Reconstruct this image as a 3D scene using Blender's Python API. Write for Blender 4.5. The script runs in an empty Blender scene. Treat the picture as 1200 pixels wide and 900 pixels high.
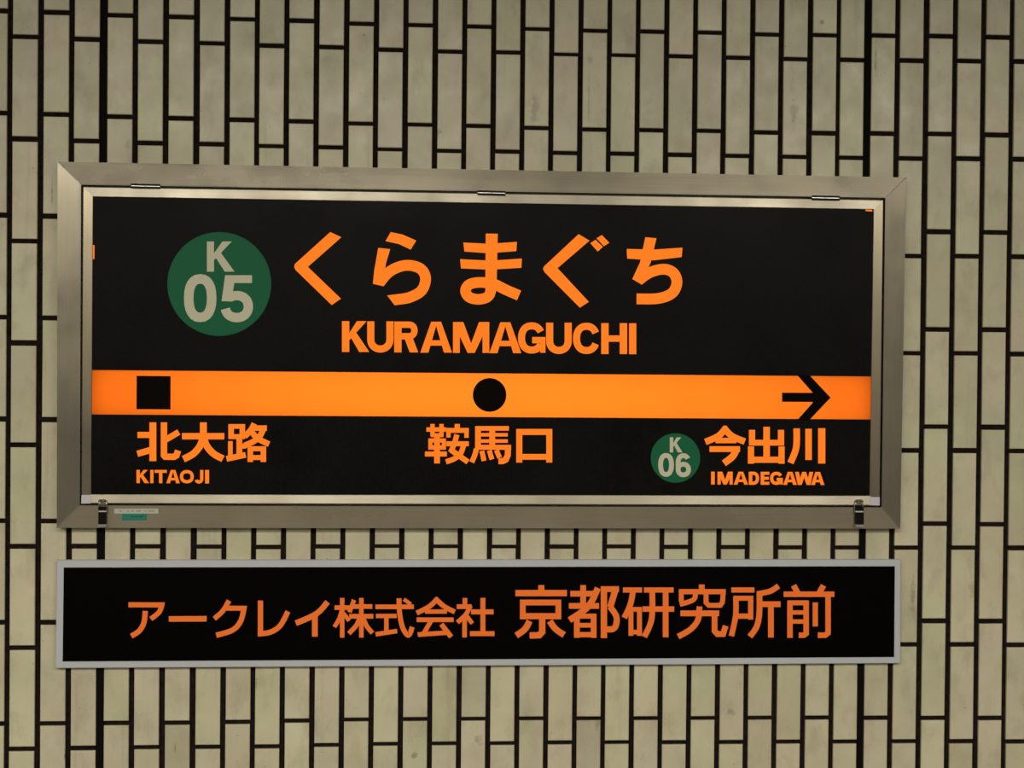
import bpy, bmesh, math, random
from mathutils import Vector, Matrix

random.seed(7)
scene = bpy.context.scene
COL = scene.collection

# ------------------------------------------------------------------ camera
F = 1800.0                                   # focal length for a 1200 px wide frame
RV = Vector((0.0116, -0.0730, 0.0084))       # pose of the wall seen from the camera
TV = Vector((0.0177321, 0.0345484, 3.6766095))
EYE = 1.62                                   # height of the wall origin above the platform
RM = Matrix.Rotation(RV.length, 3, RV.normalized())
CAMW = -(RM.transposed() @ TV)               # camera in wall axes (x right, y down, z away)

def to_world(p):
    return Vector((p[0], p[2], EYE - p[1]))

cam = bpy.data.cameras.new('camera')
cam.sensor_fit = 'HORIZONTAL'
cam.sensor_width = 36.0
cam.lens = 36.0 * F / 1200.0
cam_o = bpy.data.objects.new('camera', cam)
COL.objects.link(cam_o)
right = to_world(RM.row[0]) - to_world((0, 0, 0))
down = to_world(RM.row[1]) - to_world((0, 0, 0))
fwd = to_world(RM.row[2]) - to_world((0, 0, 0))
m4 = Matrix((right, -down, -fwd)).transposed().to_4x4()
m4.translation = to_world(CAMW)
cam_o.matrix_world = m4
scene.camera = cam_o

def P(u, v, h=0.0):
    """point of the plane h metres in front of the tile faces that the photograph shows at (u, v)"""
    d = RM.transposed() @ Vector(((u - 600) / F, (v - 450) / F, 1.0))
    s = (-h - CAMW.z) / d.z
    return to_world(CAMW + d * s)

def project(w):
    q = RM @ Vector((w.x, EYE - w.z, w.y)) + TV
    return 600 + F * q.x / q.z, 450 + F * q.y / q.z

# ------------------------------------------------------------------ light
world = bpy.data.worlds.new('station_air')
scene.world = world
world.use_nodes = True
world.node_tree.nodes['Background'].inputs['Color'].default_value = (1.0, 0.95, 0.84, 1)
world.node_tree.nodes['Background'].inputs['Strength'].default_value = 0.115

def area(name, loc, sx, sy, power, rot=(0, 0, 0), color=(1.0, 0.95, 0.83)):
    l = bpy.data.lights.new(name, 'AREA')
    l.shape = 'RECTANGLE'
    l.size, l.size_y = sx, sy
    l.energy = power
    l.color = color
    o = bpy.data.objects.new(name, l)
    COL.objects.link(o)
    o.location = loc
    o.rotation_euler = rot
    return o
# two rows of ceiling fluorescents above the platform, shining straight down
for lx in (-3.9, -0.9, 2.1):
    area('platform_lamp', (lx, -4.4, 3.25), 2.2, 0.30, 121)
    area('platform_lamp', (lx + 0.5, -7.0, 3.25), 2.2, 0.30, 121)

vs = scene.view_settings
vs.view_transform = 'Standard'
vs.look = 'None'
vs.exposure = 0.0
vs.gamma = 1.0
vs.use_curve_mapping = False

# ------------------------------------------------------------------ materials
def srgb(r, g, b):
    f = lambda c: (c / 255) / 12.92 if c / 255 <= 0.04045 else ((c / 255 + 0.055) / 1.055) ** 2.4
    return (f(r), f(g), f(b), 1.0)

def material(name, color, rough=0.5, metal=0.0, spec=0.5):
    m = bpy.data.materials.new(name)
    m.use_nodes = True
    b = m.node_tree.nodes['Principled BSDF']
    b.inputs['Base Color'].default_value = color
    b.inputs['Roughness'].default_value = rough
    b.inputs['Metallic'].default_value = metal
    b.inputs['Specular IOR Level'].default_value = spec
    return m

class NT:
    def __init__(s, m):
        s.t = m.node_tree
        s.b = s.t.nodes['Principled BSDF']
    def n(s, kind, **kw):
        o = s.t.nodes.new(kind)
        for k, v in kw.items():
            setattr(o, k, v)
        return o
    def link(s, a, b):
        s.t.links.new(a, b)
    def mapping(s, scale):
        g = s.n('ShaderNodeNewGeometry')
        mp = s.n('ShaderNodeMapping')
        mp.inputs['Scale'].default_value = scale
        s.link(g.outputs['Position'], mp.inputs['Vector'])
        return mp.outputs['Vector']
    def noise(s, scale, detail=3.0, rough=0.55, vec=(1, 1, 1)):
        t = s.n('ShaderNodeTexNoise')
        t.inputs['Scale'].default_value = scale
        t.inputs['Detail'].default_value = detail
        t.inputs['Roughness'].default_value = rough
        s.link(s.mapping(vec), t.inputs['Vector'])
        return t.outputs['Fac']
    def ramp(s, fac, stops):
        r = s.n('ShaderNodeValToRGB')
        e = r.color_ramp.elements
        while len(e) < len(stops):
            e.new(0.5)
        for i, (p, c) in enumerate(stops):
            e[i].position = p
            e[i].color = c if len(c) == 4 else (*c, 1)
        s.link(fac, r.inputs['Fac'])
        return r.outputs['Color']
    def mix(s, fac, a, b, mode='MIX'):
        x = s.n('ShaderNodeMix', data_type='RGBA', blend_type=mode)
        for val, sock in ((fac, x.inputs[0]), (a, x.inputs[6]), (b, x.inputs[7])):
            if isinstance(val, (int, float, tuple)):
                sock.default_value = val
            else:
                s.link(val, sock)
        return x.outputs[2]

def G(v):
    return (v, v, v, 1)

STAINS = [((963, 26), .016, .014, .6), ((690, 115), .005, .22, .3), ((691, 70), .028, .03, .3), ((1026, 75), .008, .12, .5), ((61, 225), .006, .09, .5),
          ((76, 884), .006, .03, .6), ((485, 885), .02, .02, .5), ((626, 130), .03, .09, .35), ((515, 155), .02, .03, .4), ((1070, 700), .02, .12, .4),
          ((300, 800), .03, .03, .4), ((1000, 618), .02, .012, .4), ((205, 877), .006, .03, .5), ((560, 868), .03, .04, .35), ((855, 835), .03, .03, .4),
          ((1010, 630), .012, .02, .3), ((1140, 690), .03, .05, .3), ((700, 850), .02, .05, .3), ((150, 170), .02, .04, .25), ((930, 130), .03, .06, .3)]

def tile_material(name, per_object):
    m = material(name, G(0.5), 0.32, 0, 0.45)
    k = NT(m)
    if per_object:
        rnd = k.n('ShaderNodeObjectInfo').outputs['Random']
    else:
        rnd = k.n('ShaderNodeNewGeometry').outputs['Random Per Island']
    base = k.ramp(rnd, [(0.0, srgb(196, 189, 161)), (0.2, srgb(203, 197, 167)), (0.42, srgb(194, 188, 157)),
                        (0.6, srgb(199, 191, 166)), (0.78, srgb(189, 184, 153)), (0.9, srgb(205, 200, 170)), (1.0, srgb(184, 177, 152))])
    # cloudy glaze, brownish grime, pale wiped patches
    base = k.mix(1.0, base, k.ramp(k.noise(9, 4), [(0.3, (0.90, 0.89, 0.88)), (0.7, (1.05, 1.05, 1.04))]), 'MULTIPLY')
    hue = k.ramp(k.noise(5.5, 2), [(0.35, (1.03, 0.985, 1.0)), (0.65, (0.975, 1.015, 0.96))])
    base = k.mix(1.0, base, hue, 'MULTIPLY')
    grime = k.ramp(k.noise(17, 5, 0.65, (1.0, 1, 0.6)), [(0.50, G(0)), (0.72, G(1))])
    base = k.mix(k.mix(1.0, grime, G(0.42), 'MULTIPLY'), base, srgb(150, 136, 112))
    drip = k.ramp(k.noise(34, 3, 0.5, (1.0, 1, 0.05)), [(0.63, G(0)), (0.76, G(1))])
    base = k.mix(k.mix(1.0, drip, G(0.20), 'MULTIPLY'), base, srgb(120, 105, 84))
    speck = k.ramp(k.noise(150, 1, 0.4), [(0.765, G(0)), (0.80, G(1))])
    base = k.mix(k.mix(1.0, speck, G(0.75), 'MULTIPLY'), base, srgb(62, 48, 38))
    # single stains: drips, smears and blots (place on the wall, half width, half height, strength)
    blur = k.noise(60, 3)
    for (u, v), hw, hh, st in STAINS:
        c = P(u, v)
        g = k.n('ShaderNodeNewGeometry')
        mp = k.n('ShaderNodeMapping')
        mp.inputs['Scale'].default_value = (1 / hw, 0.0, 1 / hh)
        mp.inputs['Location'].default_value = (-c.x / hw, 0.0, -c.z / hh)
        k.link(g.outputs['Position'], mp.inputs['Vector'])
        ln = k.n('ShaderNodeVectorMath', operation='LENGTH')
        k.link(mp.outputs['Vector'], ln.inputs[0])
        ad = k.n('ShaderNodeMath', operation='MULTIPLY_ADD')
        k.link(blur, ad.inputs[0])
        ad.inputs[1].default_value = 1.2
        k.link(ln.outputs['Value'], ad.inputs[2])
        base = k.mix(k.ramp(ad.outputs[0], [(0.75, G(st)), (1.0, G(0))]), base, srgb(92, 80, 62))
    fine = k.ramp(k.noise(420, 2), [(0.3, (0.94, 0.94, 0.94)), (0.7, (1.04, 1.04, 1.04))])
    base = k.mix(1.0, base, fine, 'MULTIPLY')
    k.link(base, k.b.inputs['Base Color'])
    k.link(k.ramp(k.noise(14, 4), [(0.3, G(0.26)), (0.7, G(0.46))]), k.b.inputs['Roughness'])
    bp = k.n('ShaderNodeBump')
    bp.inputs['Strength'].default_value = 0.12
    bp.inputs['Distance'].default_value = 0.004
    k.link(k.noise(11, 3), bp.inputs['Height'])
    k.link(bp.outputs['Normal'], k.b.inputs['Normal'])
    return m

M_TILE = tile_material('ivory_glazed_tile', True)
M_TILE_J = tile_material('ivory_glazed_tile_field', False)

M_GROUT = material('black_grout', srgb(26, 18, 18), 0.9, 0, 0.15)
k = NT(M_GROUT)
k.link(k.ramp(k.noise(90, 4), [(0.3, srgb(12, 6, 6)), (0.75, srgb(36, 24, 22))]), k.b.inputs['Base Color'])
M_SEALANT = material('black_sealant', srgb(10, 7, 7), 0.8, 0, 0.1)

def steel(name, col, rough, along):
    m = material(name, col, rough, 1.0)
    k = NT(m)
    sc = (1.0, 1, 60.0) if along == 'x' else (60.0, 1, 1.0)
    brushed = k.noise(6, 3, 0.6, sc)
    reflection_mottle = k.noise(5.0, 3)  # mottling painted into the steel in place of uneven reflections
    k.link(k.mix(1.0, k.mix(1.0, col, k.ramp(reflection_mottle, [(0.32, (0.80, 0.78, 0.74)), (0.68, (1.08, 1.07, 1.06))]), 'MULTIPLY'),
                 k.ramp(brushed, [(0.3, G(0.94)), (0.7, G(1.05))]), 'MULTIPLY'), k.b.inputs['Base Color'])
    k.link(k.ramp(reflection_mottle, [(0.3, G(rough + 0.12)), (0.7, G(rough - 0.06))]), k.b.inputs['Roughness'])
    k.b.inputs['Anisotropic'].default_value = 0.8
    tg = k.n('ShaderNodeCombineXYZ')
    tg.inputs[2 if along == 'x' else 0].default_value = 1.0
    k.link(tg.outputs[0], k.b.inputs['Tangent'])
    return m
STEEL = (0.61, 0.55, 0.42, 1)
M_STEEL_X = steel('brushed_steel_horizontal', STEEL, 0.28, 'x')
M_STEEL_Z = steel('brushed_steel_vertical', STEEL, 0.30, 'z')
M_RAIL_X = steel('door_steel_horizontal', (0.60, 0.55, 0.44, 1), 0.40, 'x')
M_RAIL_Z = steel('door_steel_vertical', (0.46, 0.40, 0.29, 1), 0.36, 'z')  # same door steel in a darker colour: weaker lamp reflection painted in
M_CHROME = material('polished_steel', (0.82, 0.80, 0.76, 1), 0.3, 1.0)
M_DARKSTEEL = material('blackened_steel', srgb(15, 12, 10), 0.5, 0.0, 0.2)
M_BRIGHT = material('worn_bright_metal', srgb(228, 224, 214), 0.4, 0.2)
M_ALU = material('anodised_aluminium', srgb(186, 189, 193), 0.5, 0.15)
M_CAP = material('grey_plastic_cap', srgb(196, 192, 200), 0.5)
M_BOX = material('dark_cabinet', srgb(16, 13, 12), 0.6)
M_WHITE = material('white_light_box', G(0.8), 0.7)
M_LABEL = material('white_paper_label', srgb(196, 196, 180), 0.6)
M_LABELINK = material('grey_label_print', srgb(150, 152, 140), 0.6)
M_TEAL = material('teal_sticker', srgb(40, 132, 112), 0.55)
M_TEALINK = material('dark_teal_print', srgb(20, 84, 72), 0.55)

M_FACE = material('black_acrylic', srgb(9, 8, 8), 0.34, 0, 0.06)
k = NT(M_FACE)
k.link(k.ramp(k.noise(500, 2), [(0.35, srgb(8, 7, 6)), (0.7, srgb(22, 19, 17))]), k.b.inputs['Base Color'])
k.link(k.ramp(k.noise(6, 3), [(0.3, G(0.28)), (0.7, G(0.44))]), k.b.inputs['Roughness'])
M_PLATE = material('black_sign_film', srgb(3, 2, 2), 0.45, 0, 0.03)
M_MARK = material('black_vinyl_mark', srgb(9, 5, 3), 0.5, 0, 0.03)
M_ORANGE = material('matte_orange_vinyl', srgb(255, 122, 40), 0.5, 0, 0.3)
M_GREEN = material('green_vinyl', srgb(22, 99, 64), 0.45, 0, 0.12)
M_CREAM = material('pale_badge_lettering', srgb(205, 200, 172), 0.5, 0, 0.3)

M_LIT = bpy.data.materials.new('backlit_orange_letter')
M_LIT.use_nodes = True
t = M_LIT.node_tree
t.nodes.clear()
em = t.nodes.new('ShaderNodeEmission')
em.inputs['Color'].default_value = (1.0, 0.205, 0.0165, 1)
em.inputs['Strength'].default_value = 1.06
t.links.new(em.outputs[0], t.nodes.new('ShaderNodeOutputMaterial').inputs[0])

M_BAND = bpy.data.materials.new('orange_translucent_acrylic')
M_BAND.use_nodes = True
t = M_BAND.node_tree
t.nodes.clear()
tr = t.nodes.new('ShaderNodeBsdfTranslucent')
tr.inputs['Color'].default_value = (1.0, 0.215, 0.014, 1)
t.links.new(tr.outputs[0], t.nodes.new('ShaderNodeOutputMaterial').inputs[0])

M_FLOOR = material('grey_platform_floor', srgb(104, 100, 90), 0.6)
k = NT(M_FLOOR)
k.link(k.ramp(k.noise(8, 5), [(0.3, srgb(58, 54, 47)), (0.7, srgb(82, 77, 68))]), k.b.inputs['Base Color'])

# ------------------------------------------------------------------ helpers
def children_origin(parent):
    o, p = Vector((0, 0, 0)), parent
    while p is not None:
        o = o + p.location
        p = p.parent
    return o

def obj(name, bm, mat, parent=None, origin=None):
    bmesh.ops.recalc_face_normals(bm, faces=bm.faces)
    if origin is None:
        lo = Vector((min(v.co[i] for v in bm.verts) for i in range(3)))
        hi = Vector((max(v.co[i] for v in bm.verts) for i in range(3)))
        origin = (lo + hi) / 2
    for v in bm.verts:
        v.co -= origin
    me = bpy.data.meshes.new(name)
    bm.to_mesh(me)
    bm.free()
    me.materials.append(mat)
    o = bpy.data.objects.new(name, me)
    COL.objects.link(o)
    if parent is not None:
        o.parent = parent
        o.location = origin - children_origin(parent)
    else:
        o.location = origin
    return o

def thing(name, label, cat, loc):
    o = bpy.data.objects.new(name, None)
    o.empty_display_size = 0.1
    COL.objects.link(o)
    o.location = loc
    o['label'] = label
    o['category'] = cat
    return o

def prism(bm, pts, h, t, strip=None, closed=False):
    """slab over an outline given in photograph pixels on the plane h; its front lies t further out"""
    back = [bm.verts.new(P(u, v, h)) for u, v in pts]
    front = [bm.verts.new(b.co + Vector((0, -t, 0))) for b in back]
    n = len(pts)
    bm.faces.new(front)
    for i in range(n):
        j = (i + 1) % n
        bm.faces.new((back[i], back[j], front[j], front[i]))

def smooth(pts, closed=False, n=6):
    out = []
    k = len(pts)
    for i in range(k if closed else k - 1):
        g = lambda j: pts[j % k] if closed else pts[max(0, min(k - 1, j))]
        p0, p1, p2, p3 = g(i - 1), g(i), g(i + 1), g(i + 2)
        for s in range(n):
            a = s / n
            out.append(tuple(0.5 * ((2 * p1[d]) + (-p0[d] + p2[d]) * a + (2 * p0[d] - 5 * p1[d] + 4 * p2[d] - p3[d]) * a * a
                                    + (-p0[d] + 3 * p1[d] - 3 * p2[d] + p3[d]) * a ** 3) for d in (0, 1)))
    if not closed:
        out.append(pts[-1])
    return out

def ribbon(bm, pts, w, h, t, closed=False):
    """stroke of width w (pixels) along pts with mitred joins and square ends"""
    n = len(pts)
    L, R = [], []
    for i in range(n):
        a = pts[i - 1] if (i > 0 or closed) else None
        c = pts[(i + 1) % n] if (i < n - 1 or closed) else None
        b = pts[i]
        def nrm(p, q):
            dx, dy = q[0] - p[0], q[1] - p[1]
            l = math.hypot(dx, dy) or 1
            return (-dy / l, dx / l)
        if a is None:
            nx, ny = nrm(b, c); s = 1
        elif c is None:
            nx, ny = nrm(a, b); s = 1
        else:
            n1, n2 = nrm(a, b), nrm(b, c)
            nx, ny = n1[0] + n2[0], n1[1] + n2[1]
            l = math.hypot(nx, ny) or 1
            nx, ny = nx / l, ny / l
            s = min(1 / max(nx * n1[0] + ny * n1[1], 0.3), 1.6)
        L.append((b[0] + nx * w / 2 * s, b[1] + ny * w / 2 * s))
        R.append((b[0] - nx * w / 2 * s, b[1] - ny * w / 2 * s))
    mk = lambda q, hh: [bm.verts.new(P(u, v, h) + Vector((0, -hh, 0))) for u, v in q]
    Lf, Rf, Lb, Rb = mk(L, t), mk(R, t), mk(L, 0), mk(R, 0)
    for i in range(n if closed else n - 1):
        j = (i + 1) % n
        bm.faces.new((Lf[i], Lf[j], Rf[j], Rf[i]))
        bm.faces.new((Lb[i], Lb[j], Lf[j], Lf[i]))
        bm.faces.new((Rf[i], Rf[j], Rb[j], Rb[i]))
    if not closed:
        for i in (0, n - 1):
            bm.faces.new((Lb[i], Lf[i], Rf[i], Rb[i]))

class Ink:
    """one character: strokes and outlines given in a view of the photograph (x0, y0, scale)"""
    def __init__(s, h, t, view=(0, 0, 1)):
        s.bm, s.h, s.t, s.v, s.k = bmesh.new(), h, t, view, 0
    def _t(s):
        s.k += 1
        return s.t + s.k * 0.00002
    def m(s, pts):
        return [(s.v[0] + x / s.v[2], s.v[1] + y / s.v[2]) for x, y in pts]
    def poly(s, *pts):
        prism(s.bm, s.m(pts), s.h, s._t())
    def line(s, w, *pts):
        ribbon(s.bm, s.m(pts), w / s.v[2], s.h, s._t())
    def curve(s, w, *pts):
        ribbon(s.bm, smooth(s.m(pts)), w / s.v[2], s.h, s._t())
    def ring(s, w, pts):
        ribbon(s.bm, s.m(pts), w / s.v[2], s.h, s._t(), True)
    def rect(s, x0, y0, x1, y1):
        s.poly((x0, y0), (x1, y0), (x1, y1), (x0, y1))

def oval(cx, cy, rx, ry, a0, a1, n=20, e=2.3):
    out = []
    for i in range(n + 1):
        a = math.radians(a0 + (a1 - a0) * i / n)
        c, s = math.cos(a), math.sin(a)
        out.append((cx + rx * math.copysign(abs(c) ** (2 / e), c), cy - ry * math.copysign(abs(s) ** (2 / e), s)))
    return out

def latin(g, ch, x0, y0, x1, y1, w):
    """bold grotesque capital or numeral filling the given box; w is the stem width"""
    W, H, cx, q = x1 - x0, y1 - y0, (x0 + x1) / 2, w * 1.1
    wh = w * 0.86
    if ch == 'I':
        g.rect(x0, y0, x1, y1)
    elif ch == 'H':
        g.rect(x0, y0, x0 + w, y1); g.rect(x1 - w, y0, x1, y1)
        g.rect(x0, y0 + H * .5 - wh * .5, x1, y0 + H * .5 + wh * .5)
    elif ch == 'T':
        g.rect(x0, y0, x1, y0 + wh); g.rect(cx - w / 2, y0, cx + w / 2, y1)
    elif ch == 'E':
        g.rect(x0, y0, x0 + w, y1); g.rect(x0, y0, x1, y0 + wh); g.rect(x0, y1 - wh, x1, y1)
        g.rect(x0, y0 + H * .5 - wh * .5, x1 - W * .06, y0 + H * .5 + wh * .5)
    elif ch == 'K':
        g.rect(x0, y0, x0 + w, y1)
        xa = x1 - W * .10
        g.poly((xa - q * 1.2, y0), (xa, y0), (x0 + w * .85, y0 + H * .66), (x0 + w * .85, y0 + H * .44))
        g.poly((x0 + w * 1.15, y0 + H * .50), (x0 + w * 1.75, y0 + H * .30), (x1, y1), (x1 - q * 1.25, y1))
    elif ch == 'U':
        r = (W - w) / 2
        pts = [(x0 + w / 2, y0)] + oval(cx, y1 - wh / 2 - r, r, r, 180, 360, 16, 2.1) + [(x1 - w / 2, y0)]
        g.line(w * .97, *pts)
    elif ch == 'J':
        r = (W - w) / 2
        g.line(w * .97, *([(x1 - w / 2, y0)] + oval(cx, y1 - wh / 2 - r, r, r, 0, -165, 14, 2.1)))
    elif ch == 'A':
        for s in (1, -1):
            X = lambda d: cx + s * d
            g.poly((X(-W / 2), y1), (X(-W / 2 + q), y1), (X(q * .12), y0 + H * .02), (X(q * .12), y0), (X(-q * .62), y0))
        g.rect(x0 + W * .24, y0 + H * .60, x1 - W * .24, y0 + H * .60 + wh * .85)
    elif ch == 'M':
        g.rect(x0, y0, x0 + w * .92, y1); g.rect(x1 - w * .92, y0, x1, y1)
        g.poly((x0, y0), (x0 + w * 1.4, y0), (cx + w * .48, y1), (cx - w * .48, y1))
        g.poly((x1, y0), (x1 - w * 1.4, y0), (cx - w * .48, y1), (cx + w * .48, y1))
    elif ch == 'W':
        for s in (1, -1):
            X = lambda d: cx + s * d
            xa = -W * .24
            g.poly((X(-W / 2), y0), (X(-W / 2 + q), y0), (X(xa + q / 2), y1), (X(xa - q / 2), y1))
            g.poly((X(-q * .5), y0), (X(q * .5), y0), (X(xa + q / 2), y1), (X(xa - q / 2), y1))
    elif ch == 'R':
        g.rect(x0, y0, x0 + w, y1)
        r = (H * .58 - wh) / 2
        yc = y0 + H * .29
        g.line(wh, *([(x0 + w * .5, yc - r)] + oval(x1 - w * .55 - r * .9, yc, r * .95, r, 90, -90, 12, 2.2) + [(x0 + w * .5, yc + r)]))
        g.poly((x0 + W * .42, y0 + H * .53), (x0 + W * .42 + q, y0 + H * .50), (x1, y1), (x1 - q * 1.05, y1))
    elif ch == 'D':
        g.rect(x0, y0, x0 + w, y1)
        r = (H - wh) / 2
        g.line(w * .93, *([(x0 + w * .5, y0 + wh / 2)] + oval(x1 - w / 2 - W * .42, (y0 + y1) / 2, W * .42, r, 90, -90, 16, 2.3) + [(x0 + w * .5, y1 - wh / 2)]))
    elif ch in 'O0':
        g.ring(w * .95, oval(cx, (y0 + y1) / 2, (W - w) / 2, (H - w) / 2, 0, 345, 23, 2.35))
    elif ch in 'CG':
        rx, ry, cy = (W - w) / 2, (H - w * .9) / 2, (y0 + y1) / 2
        if ch == 'C':
            g.line(w * .95, *oval(cx, cy, rx, ry, 24, 336, 28, 2.25))
        else:
            g.line(w * .95, *oval(cx, cy, rx, ry, 28, 330, 26, 2.25))
            g.rect(cx + W * .02, cy - H * .03, x1, cy - H * .03 + wh)
            g.rect(x1 - w * .72, cy, x1, y1 - H * .02)
    elif ch == '5':
        g.rect(x0 + W * .15, y0, x1 - W * .04, y0 + H * .165)
        g.poly((x0 + W * .15, y0), (x0 + W * .15 + q * .95, y0), (x0 + W * .05 + q * .86, y0 + H * .555), (x0 + W * .04, y0 + H * .55))
        r = (W - w) / 2
        g.line(w * .93, *(oval(cx, y1 - H * .335, r, H * .335 - w * .48, 128, -170, 26, 2.15)))
    elif ch == '6':
        r = (W - w) / 2
        g.ring(w * .93, oval(cx, y1 - H * .32, r, H * .32 - w * .46, 0, 345, 23, 2.15))
        g.line(w * .95, *([(x0 + w * .5, y1 - H * .36)] + oval(cx, y0 + H * .38, r, H * .38 - w * .46, 180, 32, 16, 2.2)))

# ------------------------------------------------------------------ wall of upright tiles
TOP = [10.3, 46.3, 83, 120.5, 158, 194, 229.7, 265.5, 300.7, 336, 370.7, 405.7, 441, 475.7, 510, 544, 578.7, 612.7, 646.7, 680.7, 714,
       747, 781.7, 815, 849, 882, 916, 950, 984, 1017, 1052, 1086, 1120, 1154, 1187]
BOT = [9, 44.3, 81.3, 117.3, 154.3, 190, 226.7, 262, 296.7, 330.7, 365.3, 401, 434, 469, 504, 538, 572, 605.7, 639.3, 673.3, 707, 740.3,
       773.7, 807, 840.3, 873.7, 907, 940.7, 973.7, 1008, 1042.7, 1076.7, 1110, 1142.7, 1176]
ROW_A = [43, 14.3, 46, 17.7, 48.7, 20, 50.7, 22.3, 53.3, 24.3, 55, 27.7, 58.3, 29.3, 60.3, 31.3, 61.6, 34, 63.7, 36, 64.7, 37.1, 66,
         38.3, 67.7, 40.3, 69, 41.3, 70.3, 41.8, 71, 42.5, 71.4, 43.7, 71.7]
ROW_B = [878, 847.9, 876.8, 847.4, 876, 847.1, 875.6, 846.5, 875, 845, 873.3, 843.5, 871.8, 842.8, 871.3, 842.6, 871, 842.3, 870.3, 842.2,
         869.8, 842, 870, 841.5, 869.7, 841.3, 869.3, 841.3, 869.3, 841.5, 868.9, 841.4, 868.9, 841.6, 869.4]
JX = [(P(a, 0).x + P(b, 900).x) / 2 for a, b in zip(TOP, BOT)]      # joints between the columns
PITCH, ROWP = 0.0698, 0.237
TW, TH = 0.0574, 0.2262                                             # one tile
columns = []                                                        # (centre x, z of the upper joint, row pitch)
for i in range(-12, 47):
    if 0 <= i < 34:
        w = (JX[i + 1] - JX[i])
        xc = (JX[i] + JX[i + 1]) / 2
        if i in (3, 29): xc += 0.0017
        if i in (2, 28): xc -= 0.0017
        u = (TOP[i] + TOP[i + 1]) / 2
        za, zb = P(u, ROW_A[i]).z, P(u, ROW_B[i]).z
    else:
        xc = JX[0] + (i + .5) * PITCH if i < 0 else JX[34] + (i - 33.5) * PITCH
        za, zb = (P(28, 43 if i % 2 == 0 else 13).z, P(28, 878 if i % 2 == 0 else 848).z) if i < 0 else \
                 (P(1180, 71.7 if i % 2 == 0 else 43.7).z, P(1180, 869.4 if i % 2 == 0 else 841.6).z)
    columns.append((xc, za, (za - zb) / 7, i))

GROUT_Y = 0.0075
bm = bmesh.new()
X0, X1, Z0, Z1 = -2.02, 2.02, 0.0, 3.3
bmesh.ops.create_cube(bm, size=1, matrix=Matrix.Translation(((X0 + X1) / 2, GROUT_Y + .06, (Z0 + Z1) / 2)) @ Matrix.Diagonal((X1 - X0, .12, Z1 - Z0, 1)))
wall = obj('wall_back', bm, M_GROUT)
wall['kind'] = 'structure'
wall['label'] = 'wall of upright ivory glazed tiles with wide black joints'

def tile_shape(bm, c, w, hgt, b=0.0016, by=0.0012):
    def rect(dx, dz, y):
        return [bm.verts.new(c + Vector((sx * dx, y, sz * dz))) for sx, sz in ((-1, -1), (1, -1), (1, 1), (-1, 1))]
    r0 = rect(w / 2, hgt / 2, GROUT_Y + .004)
    r1 = rect(w / 2, hgt / 2, by)
    r2 = rect(w / 2 - b, hgt / 2 - b, 0)
    for a, d in ((r0, r1), (r1, r2)):
        for i in range(4):
            bm.faces.new((a[i], a[(i + 1) % 4], d[(i + 1) % 4], d[i]))
    bm.faces.new(r2)

SIGN_OUT = [(67.5, 189.5), (1062, 208), (1055, 619.5), (66.5, 618.5)]
BOARD_OUT = [(66.6, 656.5), (1055.5, 655.8), (1055, 777.2), (65.1, 783)]
def covered(u0, v0, u1, v1):
    a = u0 > 72 and u1 < 1050 and v0 > 206 and v1 < 615
    b = u0 > 70 and u1 < 1050 and v0 > 660 and v1 < 774
    c = u0 > 72 and u1 < 1050 and v0 > 206 and v1 < 774 and (v0 > 612 or v1 < 662)
    return a or b or (c and a)

bm = bmesh.new()
tile_shape(bm, Vector((0, 0, 0)), TW, TH)
bmesh.ops.recalc_face_normals(bm, faces=bm.faces)
tile_me = bpy.data.meshes.new('tile')
bm.to_mesh(tile_me); bm.free()
tile_me.materials.append(M_TILE)
rest = bmesh.new()
shown = 0
for xc, za, rp, i in columns:
    for r in range(-8, 14):
        zc = za - (r + .5) * rp
        if zc - TH / 2 < Z0 or zc + TH / 2 > Z1:
            continue
        c = Vector((xc + random.uniform(-.0006, .0006), 0, zc + random.uniform(-.0006, .0006)))
        if abs(xc) + TW / 2 > 2.0:
            continue
        u0, v0 = project(c + Vector((-TW / 2, 0, TH / 2)))
        u1, v1 = project(c + Vector((TW / 2, 0, -TH / 2)))
        if u1 < 0 or u0 > 1200 or v1 < 0 or v0 > 900 or covered(u0, v0, u1, v1):
            tile_shape(rest, c, TW, TH)
            continue
        o = bpy.data.objects.new('tile', tile_me)
        COL.objects.link(o)
        o.parent = wall
        o.location = c - wall.location
        o.rotation_euler = (random.uniform(-.004, .004), random.uniform(-.0015, .0015), random.uniform(-.006, .006))
        shown += 1
rest_o = obj('tile_field', rest, M_TILE_J, wall)
rest_o['kind'] = 'stuff'
print('tiles in view', shown)
for i in (3, 29):                                                    # the two expansion joints, filled flush with black sealant
    bm = bmesh.new()
    x = JX[i]
    bmesh.ops.create_cube(bm, size=1, matrix=Matrix.Translation((x, GROUT_Y - .001, (Z0 + Z1) / 2)) @ Matrix.Diagonal((.0168, .008, Z1 - Z0, 1)))
    obj('sealant_joint', bm, M_SEALANT, wall)

bm = bmesh.new()
bmesh.ops.create_cube(bm, size=1, matrix=Matrix.Translation((0, -3.0 + GROUT_Y, -.05)) @ Matrix.Diagonal((9, 6.24, .1, 1)))
fl = obj('floor', bm, M_FLOOR)
fl['kind'] = 'structure'
fl['label'] = 'grey platform floor in front of the tiled wall'

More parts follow.
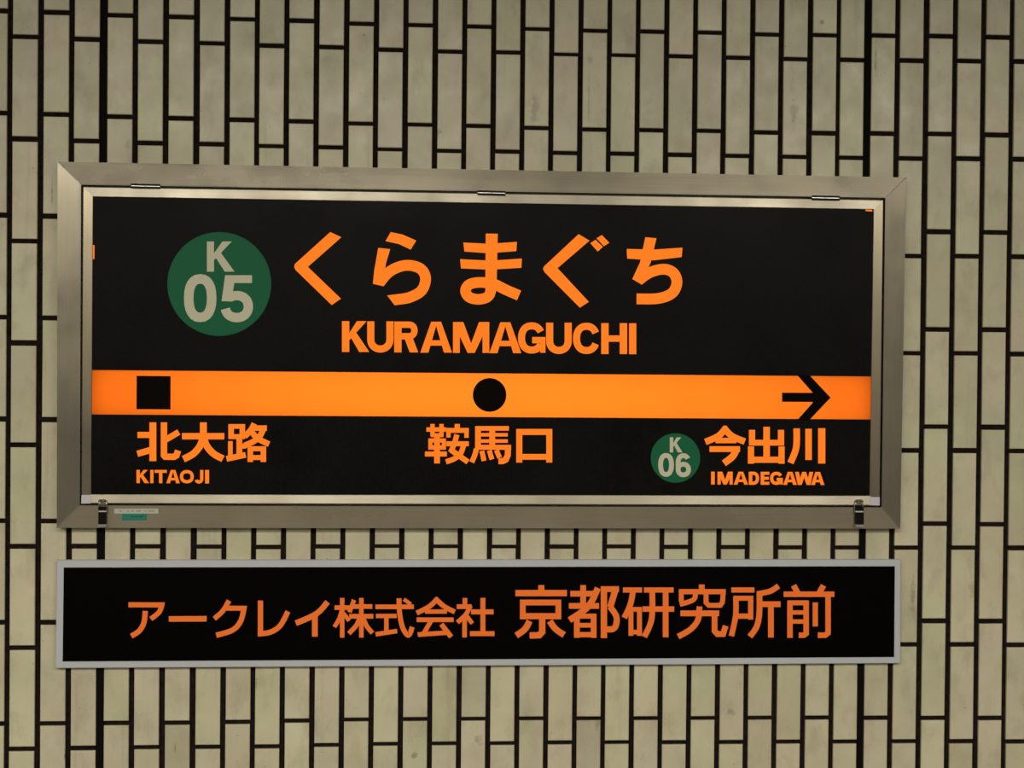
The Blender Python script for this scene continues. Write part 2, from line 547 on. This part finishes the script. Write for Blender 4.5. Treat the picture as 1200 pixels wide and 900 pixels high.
# ------------------------------------------------------------------ the lit station name sign
H_EDGE, H_CREST, H_DOOR, H_FACE = 0.030, 0.046, 0.044, 0.039
sign = thing('station_name_sign', 'large glowing station name sign with orange lettering in a broad stainless steel frame', 'sign', P(564, 619, 0.0))
CREST = [(95, 216.5), (1037.5, 231.8), (1033.2, 594.6), (93.5, 592.2)]
LIP = [(93.6, 215.1), (1039.0, 230.4), (1034.7, 596.0), (92.0, 593.6)]
DOOR = [(97.3, 218.9), (1035.3, 234.4), (1030.9, 592.2), (95.4, 589.9)]
FACE = [(109, 230.4), (1023.8, 245.3), (1019.4, 581.0), (106.7, 579.3)]

def loft(rings, name, mats, parent):
    """four mitred bars between successive rectangles (photograph corners, depth)"""
    pts = [[P(u, v, h) for u, v in q] if q is not None else None for q, h in rings]
    out = []
    for s in range(4):
        bm = bmesh.new()
        a = [bm.verts.new(r[s]) for r in pts]
        b = [bm.verts.new(r[(s + 1) % 4]) for r in pts]
        for i in range(len(a) - 1):
            bm.faces.new((a[i], b[i], b[i + 1], a[i + 1]))
        bm.faces.new((a[-1], b[-1], b[0], a[0]))
        bm.faces.new(a); bm.faces.new(b)
        out.append(obj(name, bm, mats[s % 2], parent))
    return out

def shift(q, d):
    s = [(1, 1), (-1, 1), (-1, -1), (1, -1)]
    return [(u + d * a, v + d * b) for (u, v), (a, b) in zip(q, s)]

def at_depth(q, h_from, h_to):
    """the same outline in the scene pushed straight back to another depth, as photograph corners"""
    return [project(P(u, v, h_from) + Vector((0, h_from - h_to, 0))) for u, v in q]

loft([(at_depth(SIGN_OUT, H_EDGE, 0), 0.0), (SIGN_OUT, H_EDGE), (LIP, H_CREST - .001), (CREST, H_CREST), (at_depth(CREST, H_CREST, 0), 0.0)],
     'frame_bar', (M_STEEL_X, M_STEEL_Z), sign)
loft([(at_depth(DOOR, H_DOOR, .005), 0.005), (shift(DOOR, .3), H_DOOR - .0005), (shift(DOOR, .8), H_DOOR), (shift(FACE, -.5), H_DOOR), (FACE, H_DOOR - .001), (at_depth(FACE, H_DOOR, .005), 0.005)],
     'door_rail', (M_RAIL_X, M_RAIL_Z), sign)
for (u0, v0), (u1, v1) in zip(SIGN_OUT, LIP):                         # thin chrome rod added along each mitre to catch a bright highlight line
    bm = bmesh.new()
    a, b = P(u0, v0, H_EDGE), P(u1, v1, H_CREST - .001)
    ribbon_d = (b - a).normalized()
    x = ribbon_d.cross(Vector((0, 1, 0))).normalized()
    y = ribbon_d.cross(x)
    n = 10
    ra = [bm.verts.new(a + (x * math.cos(2 * math.pi * i / n) + y * math.sin(2 * math.pi * i / n)) * .0011) for i in range(n)]
    rb = [bm.verts.new(v.co + (b - a)) for v in ra]
    for i in range(n):
        bm.faces.new((ra[i], ra[(i + 1) % n], rb[(i + 1) % n], rb[i]))
    obj('mitre_glint_rod', bm, M_CHROME, sign)
# light box behind the door: back and inner walls
bm = bmesh.new()
q = at_depth(CREST, H_CREST, .006)
prism(bm, q, .001, .005)
obj('light_box_back', bm, M_WHITE, sign)

def mixpt(a, b, t):
    return (a[0] + (b[0] - a[0]) * t, a[1] + (b[1] - a[1]) * t)
BT = [(107.5, 433.6), (1021.8, 441.2)]
BB = [(107.2, 485.6), (1021.2, 491.6)]
EX = 1.5
fq = shift(FACE, -EX)
bm = bmesh.new()
prism(bm, [fq[0], fq[1], (BT[1][0] + EX, BT[1][1]), (BT[0][0] - EX, BT[0][1])], H_FACE - .003, .003)
obj('face_panel', bm, M_FACE, sign)
bm = bmesh.new()
prism(bm, [(BB[0][0] - EX, BB[0][1]), (BB[1][0] + EX, BB[1][1]), fq[2], fq[3]], H_FACE - .003, .003)
obj('face_panel', bm, M_FACE, sign)
bm = bmesh.new()
vq = [P(BT[0][0] - EX, BT[0][1] - 1, H_FACE - .0015), P(BT[1][0] + EX, BT[1][1] - 1, H_FACE - .0015),
      P(BB[1][0] + EX, BB[1][1] + 1, H_FACE - .0015), P(BB[0][0] - EX, BB[0][1] + 1, H_FACE - .0015)]
bm.faces.new([bm.verts.new(v) for v in vq])
band = obj('route_band', bm, M_BAND, sign)
band['label'] = 'glowing orange route band'
# light modules side by side inside the box; the outer ones are set weaker so the band dims towards its ends
mid = (P(107.2, 459.6, H_FACE) + P(1021.5, 466.4, H_FACE)) / 2
NM, LM = 15, (P(1021.5, 466.4, H_FACE) - P(107.2, 459.6, H_FACE)).x + .022
for i in range(NM):
    f = (i + .5) / NM * 2 - 1
    l = area('sign_light', Vector((mid.x + f * LM / 2, -.011, mid.z - f * .0075)), LM / NM, .15, .045 + .034 * (1 - f * f), (math.radians(-90), 0, 0), (1, 1, 1))
    l.parent = sign
    l.location = l.location - sign.location

# route marks
HB = H_FACE - .0012
def mark(name, build, mat=M_MARK, h=HB, t=.0016, label=None, parent=sign, view=(0, 0, 1)):
    g = Ink(h, t, view)
    build(g)
    o = obj(name, g.bm, mat, parent)
    if label: o['label'] = label
    return o
mark('square_mark', lambda g: g.poly((160.2, 440.4), (200.0, 440.7), (199.9, 479.8), (160.0, 479.5)), label='black square stop mark')
mark('round_mark', lambda g: g.poly(*[(573.7 + 19.7 * math.cos(a * math.pi / 24), 462.8 + 19.8 * math.sin(a * math.pi / 24)) for a in range(48)]), label='black round stop mark')
mark('arrow_mark', lambda g: (g.poly((916.4, 460.1), (954, 460.3), (954, 471.1), (916.4, 470.9)),
                              g.poly((934.2, 439.6), (948.5, 439.6), (973.2, 466), (959, 468), (952.2, 460.0)),
                              g.poly((973.2, 466), (948.0, 492.6), (934, 492.6), (952.2, 472), (958, 464)), g.poly((950, 460.2), (958, 460.2), (968, 466), (958, 472), (950, 471))), label='black right-pointing arrow')

# ---- lettering
LH, LT = H_FACE, .0007
def char(name, view, build, mat=M_LIT, h=LH, t=LT, parent=sign):
    return mark(name, build, mat, h, t, None, parent, view)

VA, VB = (320, 260, 4), (520, 260, 4)
char('character', VA, lambda g: g.poly((268, 48), (320, 72), (163, 211), (318, 360), (275, 390), (106, 226), (99, 212), (102, 198)))
char('character', VA, lambda g: (g.poly((552, 48), (608, 60), (671, 88), (645, 130), (590, 104), (527, 90)),
                                 g.poly((493, 122), (549, 128), (529, 195), (522, 240), (518, 302), (468, 290), (474, 230)),
                                 g.curve(50, (500, 284), (540, 238), (590, 211), (642, 204), (694, 222), (715, 266), (696, 322), (640, 354), (582, 364)), g.poly((590, 338), (535, 345), (570, 391), (592, 388))))
char('character', VA, lambda g: (g.poly((997, 55), (1053, 56), (1047, 318), (995, 318)),
                                 g.poly((892, 97), (1010, 103), (1143, 94), (1140, 137), (1010, 147), (897, 139)),
                                 g.poly((877, 175), (1020, 182), (1166, 172), (1164, 215), (1020, 224), (881, 218)),
                                 g.curve(49, (1021, 290), (1019, 330), (1000, 355), (958, 363), (918, 352), (902, 323), (918, 295), (962, 284), (1030, 290), (1090, 318), (1153, 345))))
char('character', VB, lambda g: (g.poly((632, 58), (683, 88), (533, 217), (680, 375), (638, 402), (474, 237), (466, 222), (469, 210)),
                                 g.poly((716, 77), (741, 62), (776, 98), (751, 114)), g.poly((687, 100), (711, 84), (746, 117), (722, 139))))
char('character', VB, lambda g: (g.poly((858, 127), (985, 130), (1119, 121), (1115, 165), (985, 180), (860, 172)),
                                 g.poly((945, 72), (997, 77), (970, 190), (925, 292), (884, 268), (920, 190)),
                                 g.curve(50, (912, 275), (965, 238), (1030, 222), (1076, 239), (1093, 284), (1070, 334), (1005, 359), (904, 361))))

def word(text, boxes, ya, yb, view, w, mat=M_LIT, parent=sign, h=LH, name='letter'):
    """ya, yb: (top, bottom) of the first and the last letter"""
    xa, xb = boxes[0][0], boxes[-1][1]
    for ch, (a, b) in zip(text, boxes):
        f = ((a + b) / 2 - xa) / (xb - xa)
        y0, y1 = ya[0] + (yb[0] - ya[0]) * f, ya[1] + (yb[1] - ya[1]) * f
        char(name, view, lambda g: latin(g, ch, a, y0, b, y1, w), mat, h, LT, parent)

sc = 6.316
kb = [(68, 270), (254, 450), (455, 632), (648, 882), (890, 1158)]
kb += [(a + 180 * sc, b + 180 * sc) for a, b in ((22, 258), (233, 437), (441, 632), (640, 841), (850, 1041), (1056, 1109))]
word('KURAMAGUCHI', kb, (71, 299), (88, 316), (390, 365, sc), 54)
VE, VG, VF = (140, 480, 6), (480, 480, 6), (750, 480, 4.8)
word('KITAOJI', [(120, 208), (217, 239), (247, 333), (330, 424), (425, 523), (528, 590), (602, 630)], (424, 516), (425, 519), VE, 23)
word('IMADEGAWA', [(400, 420), (436, 521), (527, 607), (612, 670), (679, 727), (731, 803), (806, 882), (872, 974), (962, 1037)], (349, 421), (351, 424), VF, 19)

char('character', VE, lambda g: (g.line(48, (235, 90), (235, 362)), g.line(42, (127, 178), (230, 178)), g.line(44, (126, 311), (230, 281)),
                                 g.line(44, (313, 90), (313, 321), (322, 331), (384, 332), (401, 322), (412, 288)), g.line(42, (417, 158), (325, 212))))
char('character', VE, lambda g: (g.line(44, (440, 187), (737, 187)), g.line(48, (590, 90), (590, 200)),
                                 g.curve(48, (590, 185), (568, 252), (520, 310), (450, 348)), g.curve(48, (590, 185), (612, 252), (662, 310), (728, 346))))
def ji_michi(g):
    g.line(38, (785, 103), (785, 205)); g.line(38, (864, 103), (864, 205)); g.line(32, (768, 118), (883, 118)); g.line(34, (768, 190), (883, 190))
    g.line(40, (843, 195), (843, 335)); g.line(32, (780, 222), (780, 345)); g.line(40, (753, 346), (887, 318)); g.line(34, (850, 257), (890, 257))
    g.curve(40, (948, 98), (925, 142), (880, 190)); g.line(38, (935, 130), (1036, 130)); g.curve(40, (1017, 125), (985, 190), (940, 225), (880, 252))
    g.curve(40, (930, 158), (975, 205), (1052, 243))
    g.line(38, (920, 258), (920, 368)); g.line(38, (1012, 258), (1012, 368)); g.line(34, (905, 275), (1030, 275)); g.line(34, (905, 337), (1030, 337))
char('character', VE, ji_michi)
def ji_kura(g):
    g.line(30, (118, 140), (256, 140)); g.line(30, (161, 101), (161, 186)); g.line(30, (224, 101), (224, 186)); g.line(26, (150, 180), (238, 180))
    g.line(28, (146, 205), (146, 278)); g.line(28, (241, 205), (241, 278)); g.line(28, (132, 217), (255, 217)); g.line(30, (132, 266), (255, 266))
    g.line(40, (193, 180), (193, 378)); g.line(34, (108, 312), (262, 312))
    g.line(36, (335, 101), (335, 150)); g.line(34, (258, 146), (416, 146)); g.line(30, (273, 140), (273, 196)); g.line(30, (400, 140), (400, 198))
    g.line(34, (258, 240), (416, 240)); g.curve(36, (332, 176), (314, 240), (288, 300)); g.curve(38, (292, 285), (345, 322), (410, 368))
    g.curve(36, (384, 235), (360, 305), (315, 345), (256, 367))
char('character', VG, ji_kura)
def ji_uma(g):
    g.line(40, (481, 118), (481, 275)); g.line(32, (462, 132), (698, 132)); g.line(40, (581, 125), (581, 265))
    g.line(24, (475, 177), (690, 177)); g.line(24, (475, 221), (690, 221)); g.line(34, (462, 265), (713, 265))
    g.line(42, (692, 252), (690, 320), (676, 352), (655, 362), (625, 362))
    g.curve(36, (470, 275), (458, 320), (437, 370)); g.line(34, (508, 290), (523, 360)); g.line(34, (560, 287), (579, 350)); g.line(34, (610, 285), (633, 338))
char('character', VG, ji_uma)
char('character', VG, lambda g: (g.line(42, (771, 137), (771, 372)), g.line(42, (982, 137), (982, 372)), g.line(42, (750, 157), (1003, 157)), g.line(40, (750, 332), (1003, 332))))
char('character', VF, lambda g: (g.curve(36, (485, 100), (442, 148), (368, 182)), g.curve(36, (470, 100), (516, 148), (589, 180)), g.line(30, (425, 174), (542, 174)),
                                 g.line(32, (391, 222), (562, 222)), g.curve(38, (545, 215), (522, 262), (472, 302))))
char('character', VF, lambda g: (g.line(36, (712, 97), (712, 290)), g.line(34, (630, 114), (630, 200)), g.line(34, (793, 114), (793, 200)), g.line(32, (613, 186), (810, 186)),
                                 g.line(34, (624, 207), (624, 304)), g.line(34, (796, 207), (796, 304)), g.line(34, (607, 282), (813, 282))))
char('character', VF, lambda g: (g.curve(36, (881, 106), (878, 215), (846, 300)), g.line(36, (948, 108), (948, 283)), g.line(40, (1022, 105), (1022, 303))))

# ---- line badges
def badge(cu, cv, r, view, boxes, w, label):
    b = mark('line_badge', lambda g: g.poly(*[(cu + r * math.cos(a * math.pi / 36), cv + r * math.sin(a * math.pi / 36)) for a in range(72)]), M_GREEN, LH, .0006, label)
    for ch, (x0, y0, x1, y1), ww in zip(boxes[0], boxes[1], w):
        mark('badge_letter', lambda g: latin(g, ch, x0, y0, x1, y1, ww), M_CREAM, LH + .0005, .0006, None, b, view)
badge(257.0, 332.8, 60.8, (185, 260, 6.427), ('K05', [(370, 148, 577, 375), (195, 392, 443, 757), (470, 402, 719, 757)]), (53, 75, 75), 'round green badge reading K 05')
badge(791.5, 536.7, 28.9, (760, 500, 12.857), ('K06', [(320, 160, 512, 388), (143, 395, 383, 757), (408, 402, 641, 760)]), (52, 76, 76), 'round green badge reading K 06')

# ---- slivers of light where the film has shrunk from the edge
mark('light_leak', lambda g: g.poly((107.6, 286.5), (110.8, 287.5), (110.6, 303.5), (107.4, 304)), M_LIT, LH, .0004, 'thin orange light leak at the panel edge')
mark('light_leak', lambda g: g.poly((1014, 245.6), (1022.2, 245.8), (1022, 247.8), (1014.6, 247.4)), M_LIT, LH, .0004, 'thin orange light leak at the panel edge')

# ---- pale corner caps of the door
mark('corner_cap', lambda g: g.poly((95.6, 580), (106.4, 580), (106.2, 590), (95.4, 590)), M_CAP, H_DOOR, .0012, 'pale grey corner cap')
mark('corner_cap', lambda g: g.poly((1019.6, 582.4), (1030.8, 582.6), (1030.6, 592.2), (1019.4, 592)), M_CAP, H_DOOR, .0012, 'pale grey corner cap')

# ---- hinges along the upper edge
def tube(bm, a, b, r, n=10):
    d = (b - a).normalized()
    x = d.cross(Vector((0, 1, 0)))
    if x.length < .01: x = d.cross(Vector((0, 0, 1)))
    x.normalize(); y = d.cross(x)
    ra = [bm.verts.new(a + (x * math.cos(2 * math.pi * i / n) + y * math.sin(2 * math.pi * i / n)) * r) for i in range(n)]
    rb = [bm.verts.new(v.co + (b - a)) for v in ra]
    for i in range(n):
        bm.faces.new((ra[i], ra[(i + 1) % n], rb[(i + 1) % n], rb[i]))
    bm.faces.new(ra); bm.faces.new(rb)
for u0, u1, v0, v1 in ((154, 187.5, 217.8, 218.6), (560, 592, 225.8, 226.6), (951.5, 983.5, 231.7, 232.3)):
    hg = mark('hinge', lambda g: g.poly((u0 - .3, v0 - 2.6), (u1 + .3, v1 - 2.6), (u1 + .3, v1 + 3.0), (u0 - .3, v0 + 3.0)), M_DARKSTEEL, H_CREST - .003, .004)
    bm = bmesh.new()
    um, vm = (u0 + u1) / 2, (v0 + v1) / 2
    for a, b in (((u0, v0), (um - .3, vm)), ((um + .3, vm), (u1, v1))):
        tube(bm, P(*a, H_CREST + .002), P(*b, H_CREST + .002), .0016)
    obj('hinge_knuckle', bm, M_CHROME, hg)

# ---- toggle latches on the lower edge
def latch(cu, dv):
    V = lambda v: v + dv
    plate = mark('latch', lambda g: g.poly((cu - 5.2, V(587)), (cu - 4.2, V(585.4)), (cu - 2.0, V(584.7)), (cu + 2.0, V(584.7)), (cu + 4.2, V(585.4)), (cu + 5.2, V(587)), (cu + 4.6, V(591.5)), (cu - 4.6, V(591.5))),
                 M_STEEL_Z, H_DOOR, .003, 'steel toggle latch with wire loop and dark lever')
    for s in (-1, 1):
        bm = bmesh.new()
        p = P(cu + s * 2.3, V(587.4), H_DOOR + .003)
        tube(bm, p + Vector((0, .001, 0)), p - Vector((0, .0012, 0)), .0022, 12)
        obj('rivet', bm, M_DARKSTEEL, plate)
    bm = bmesh.new()
    loop = [(cu - 4.6, V(600)), (cu - 4.9, V(592)), (cu - 3.4, V(589)), (cu, V(588.2)), (cu + 3.4, V(589)), (cu + 4.9, V(592)), (cu + 4.6, V(600))]
    lp = [P(u, v, H_DOOR + .0045) for u, v in smooth(loop)]
    for a, b in zip(lp, lp[1:]):
        tube(bm, a, b, .0013, 8)
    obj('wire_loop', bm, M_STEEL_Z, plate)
    bm = bmesh.new()
    def slab(v0, v1, w0, w1, h0, h1, dz=.006):
        a = [P(cu - w0, V(v0), h0), P(cu + w0, V(v0), h0), P(cu + w1, V(v1), h1), P(cu - w1, V(v1), h1)]
        f = [bm.verts.new(q + Vector((0, -dz, 0))) for q in a]
        k = [bm.verts.new(q) for q in a]
        bm.faces.new(f); bm.faces.new(k)
        for i in range(4):
            bm.faces.new((k[i], k[(i + 1) % 4], f[(i + 1) % 4], f[i]))
    slab(593.5, 614.6, 4.2, 4.3, H_CREST - .003, H_EDGE + .004, .012)
    obj('lever', bm, M_DARKSTEEL, plate)
    bm = bmesh.new()
    slab(598.2, 599.7, 4.4, 4.4, H_CREST + .0035, H_CREST + .002, .007)
    obj('hook_bar', bm, M_BRIGHT, plate)
    bm = bmesh.new()
    slab(614.0, 616.6, 4.5, 3.8, H_EDGE + .006, H_EDGE - .002, .0125)
    obj('lever_tip', bm, M_BRIGHT, plate)
latch(120.6, 0)
latch(1006.3, .3)

# ---- stickers on the lower frame bar
A0, A1 = P(560, 594.2, H_CREST), P(560, 619.2, H_EDGE)
def on_slope(u, v, lift):
    """point of the lower sloping bar that the photograph shows at (u, v), lifted off it a little"""
    h = H_EDGE
    for _ in range(12):
        w = P(u, v, h)
        f = (w.z - A1.z) / (A0.z - A1.z)
        h = H_EDGE + (H_CREST - H_EDGE) * f
    return P(u, v, h + lift)
def sticker(name, rects, mat, lift, label=None, parent=sign):
    bm = bmesh.new()
    for x0, y0, x1, y1 in rects:
        q = [(x0, y0), (x1, y0), (x1, y1), (x0, y1)]
        f = [bm.verts.new(on_slope(u, v, lift)) for u, v in q]
        b = [bm.verts.new(on_slope(u, v, lift - .0012)) for u, v in q]
        bm.faces.new(f)
        for i in range(4):
            bm.faces.new((b[i], b[(i + 1) % 4], f[(i + 1) % 4], f[i]))
    o = obj(name, bm, mat, parent)
    if label: o['label'] = label
    return o
lab = sticker('paper_label', [(133.8, 596.1, 185.7, 601.9)], M_LABEL, .0014, 'small white printed label')
sticker('label_print', [(139.5, 598.2, 143, 599.5), (149, 598.0, 151, 599.6), (154.5, 598.0, 156.5, 599.8), (160, 598.1, 165, 599.5), (169, 598.4, 172, 599.4), (174, 598.2, 181, 599.4)], M_LABELINK, .0017, None, lab)
teal = sticker('teal_sticker', [(142.9, 601.9, 171.6, 609.6)], M_TEAL, .0014, 'small teal sticker')
sticker('label_print', [(154, 604.9, 157, 606), (158.5, 605, 161, 606), (162.5, 604.9, 167.5, 605.9)], M_TEALINK, .0017, None, teal)

# ------------------------------------------------------------------ the company sign below
H_BOARD = 0.016
board = thing('company_sign', 'long black company sign with matte orange writing in a thin aluminium frame', 'sign', P(560, 780, 0.0))
BIN = [(74.6, 665.0), (1048.8, 663.6), (1048.0, 770.2), (73.3, 775.4)]
loft([(at_depth(BOARD_OUT, H_BOARD, 0), 0.0), (BOARD_OUT, H_BOARD - .001), (shift(BOARD_OUT, .6), H_BOARD), (BIN, H_BOARD), (at_depth(BIN, H_BOARD, .008), .008)],
     'frame_strip', (M_ALU, M_ALU), board)
bm = bmesh.new()
prism(bm, shift(at_depth(BIN, H_BOARD, .0135), -1), .010, .0035)
obj('sign_board', bm, M_PLATE, board)
BH = .0135
def bchar(view, build):
    char('character', view, build, M_ORANGE, BH, .0006, board)
VH, VI, VJ, VK = (140, 690, 5.217), (370, 680, 5.217), (590, 670, 3), (400, 600, 3)
bchar(VH, lambda g: (g.poly((55, 82), (278, 83), (262, 114), (55, 113)), g.curve(30, (263, 88), (243, 142), (192, 184)), g.curve(32, (158, 135), (150, 205), (122, 256), (73, 289))))
bchar(VH, lambda g: g.poly((302, 167), (533, 166), (533, 200), (302, 201)))
bchar(VH, lambda g: (g.curve(30, (670, 72), (632, 135), (580, 183)), g.poly((645, 103), (780, 104), (772, 134), (640, 133)), g.curve(32, (764, 106), (742, 195), (692, 252), (592, 284))))
bchar(VH, lambda g: (g.poly((846, 72), (878, 72), (878, 275), (846, 290)), g.curve(32, (850, 276), (925, 264), (985, 222), (1030, 138))))
bchar((0, 600, 3), lambda g: (g.curve(20, (1152, 316), (1112, 358), (1040, 391)), g.rect(1097, 355, 1117, 438)))
bchar(VI, lambda g: (g.line(27, (162, 108), (162, 350)), g.line(28, (115, 167), (207, 167)), g.curve(26, (160, 185), (142, 238), (114, 285)), g.line(25, (168, 200), (205, 247)),
                     g.line(27, (234, 120), (206, 195)), g.line(28, (222, 160), (346, 160)), g.line(27, (279, 108), (279, 350)), g.line(28, (205, 220), (352, 220)),
                     g.curve(28, (270, 230), (245, 280), (202, 325)), g.curve(28, (290, 230), (312, 280), (347, 322))))
bchar(VI, lambda g: (g.line(28, (365, 162), (600, 162)), g.line(26, (368, 218), (495, 218)), g.line(27, (432, 215), (432, 325)), g.line(27, (366, 330), (498, 310)),
                     g.curve(30, (509, 110), (513, 200), (530, 285), (558, 332), (575, 328), (590, 285)), g.line(23, (538, 116), (582, 146))))
bchar(VI, lambda g: (g.curve(30, (746, 110), (695, 160), (617, 200)), g.curve(30, (730, 110), (783, 158), (850, 194)), g.line(26, (668, 191), (802, 191)), g.line(28, (617, 241), (843, 241)),
                     g.line(28, (707, 245), (660, 325)), g.poly((622, 318), (812, 306), (814, 333), (626, 346)), g.line(30, (768, 268), (828, 346))))
bchar(VI, lambda g: (g.line(28, (912, 108), (912, 165)), g.line(28, (862, 161), (953, 161)), g.curve(28, (946, 155), (918, 208), (866, 258)), g.line(28, (910, 210), (910, 349)), g.line(26, (925, 220), (957, 264)),
                     g.line(30, (950, 193), (1087, 193)), g.line(30, (1022, 108), (1022, 330)), g.line(30, (943, 326), (1093, 326))))
bchar(VK, lambda g: (g.line(21, (703, 257), (703, 290)), g.line(22, (612, 285), (793, 285)), g.line(20, (638, 309), (638, 377)), g.line(20, (763, 309), (763, 377)), g.line(20, (628, 318), (773, 318)), g.line(21, (628, 366), (773, 366)),
                     g.line(22, (706, 370), (706, 422), (696, 433), (662, 434)), g.curve(22, (662, 383), (645, 412), (615, 434)), g.curve(22, (733, 383), (752, 410), (783, 432))))
bchar(VK, lambda g: (g.line(20, (850, 257), (850, 335)), g.line(20, (805, 287), (897, 287)), g.line(20, (800, 330), (906, 330)), g.curve(22, (902, 267), (868, 332), (802, 380)),
                     g.line(20, (828, 358), (828, 442)), g.line(20, (887, 358), (887, 442)), g.line(17, (820, 366), (897, 366)), g.line(16, (825, 398), (890, 398)), g.line(18, (820, 431), (897, 431)),
                     g.line(22, (923, 262), (923, 443)), g.line(20, (912, 271), (976, 271)), g.line(22, (966, 265), (945, 335)), g.curve(21, (944, 332), (966, 365), (966, 395), (955, 411), (934, 412))))
bchar(VJ, lambda g: (g.line(18, (420, 64), (487, 64)), g.curve(20, (456, 66), (446, 115), (425, 162)), g.line(17, (448, 125), (448, 225)), g.line(17, (478, 125), (478, 225)), g.line(16, (440, 132), (487, 132)), g.line(16, (440, 212), (487, 212)),
                     g.line(18, (494, 64), (598, 64)), g.line(19, (489, 131), (600, 131)), g.curve(20, (523, 65), (521, 165), (495, 229)), g.line(20, (570, 60), (570, 230))))
bchar(VJ, lambda g: (g.line(20, (697, 45), (697, 70)), g.line(18, (617, 70), (781, 70)), g.line(17, (625, 62), (625, 105)), g.line(17, (773, 62), (770, 105)),
                     g.curve(17, (675, 72), (668, 98), (620, 115)), g.line(17, (712, 75), (712, 108), (722, 118), (762, 118), (772, 104)),
                     g.line(20, (622, 146), (758, 146)), g.curve(20, (689, 122), (684, 168), (658, 202), (614, 228)), g.line(20, (742, 140), (742, 208), (752, 219), (772, 219), (781, 190))))
bchar(VJ, lambda g: (g.line(18, (801, 64), (882, 64)), g.curve(19, (817, 85), (816, 155), (801, 226)), g.line(17, (812, 93), (878, 93)), g.line(18, (869, 85), (869, 168)), g.line(18, (812, 156), (878, 156)),
                     g.curve(19, (967, 50), (938, 68), (892, 78)), g.curve(20, (900, 72), (899, 150), (889, 195), (866, 228)), g.line(20, (900, 114), (974, 114)), g.line(20, (940, 110), (940, 231))))
bchar(VJ, lambda g: (g.line(19, (985, 79), (1163, 79)), g.line(20, (1020, 48), (1036, 78)), g.line(20, (1125, 48), (1108, 78)),
                     g.line(19, (1007, 102), (1007, 232)), g.line(19, (1064, 102), (1064, 217), (1056, 223), (1038, 223)), g.line(17, (1000, 109), (1073, 109)), g.line(15, (1004, 143), (1068, 143)), g.line(15, (1004, 175), (1068, 175)),
                     g.line(18, (1096, 108), (1096, 192)), g.line(19, (1141, 85), (1141, 215), (1131, 223), (1105, 223))))
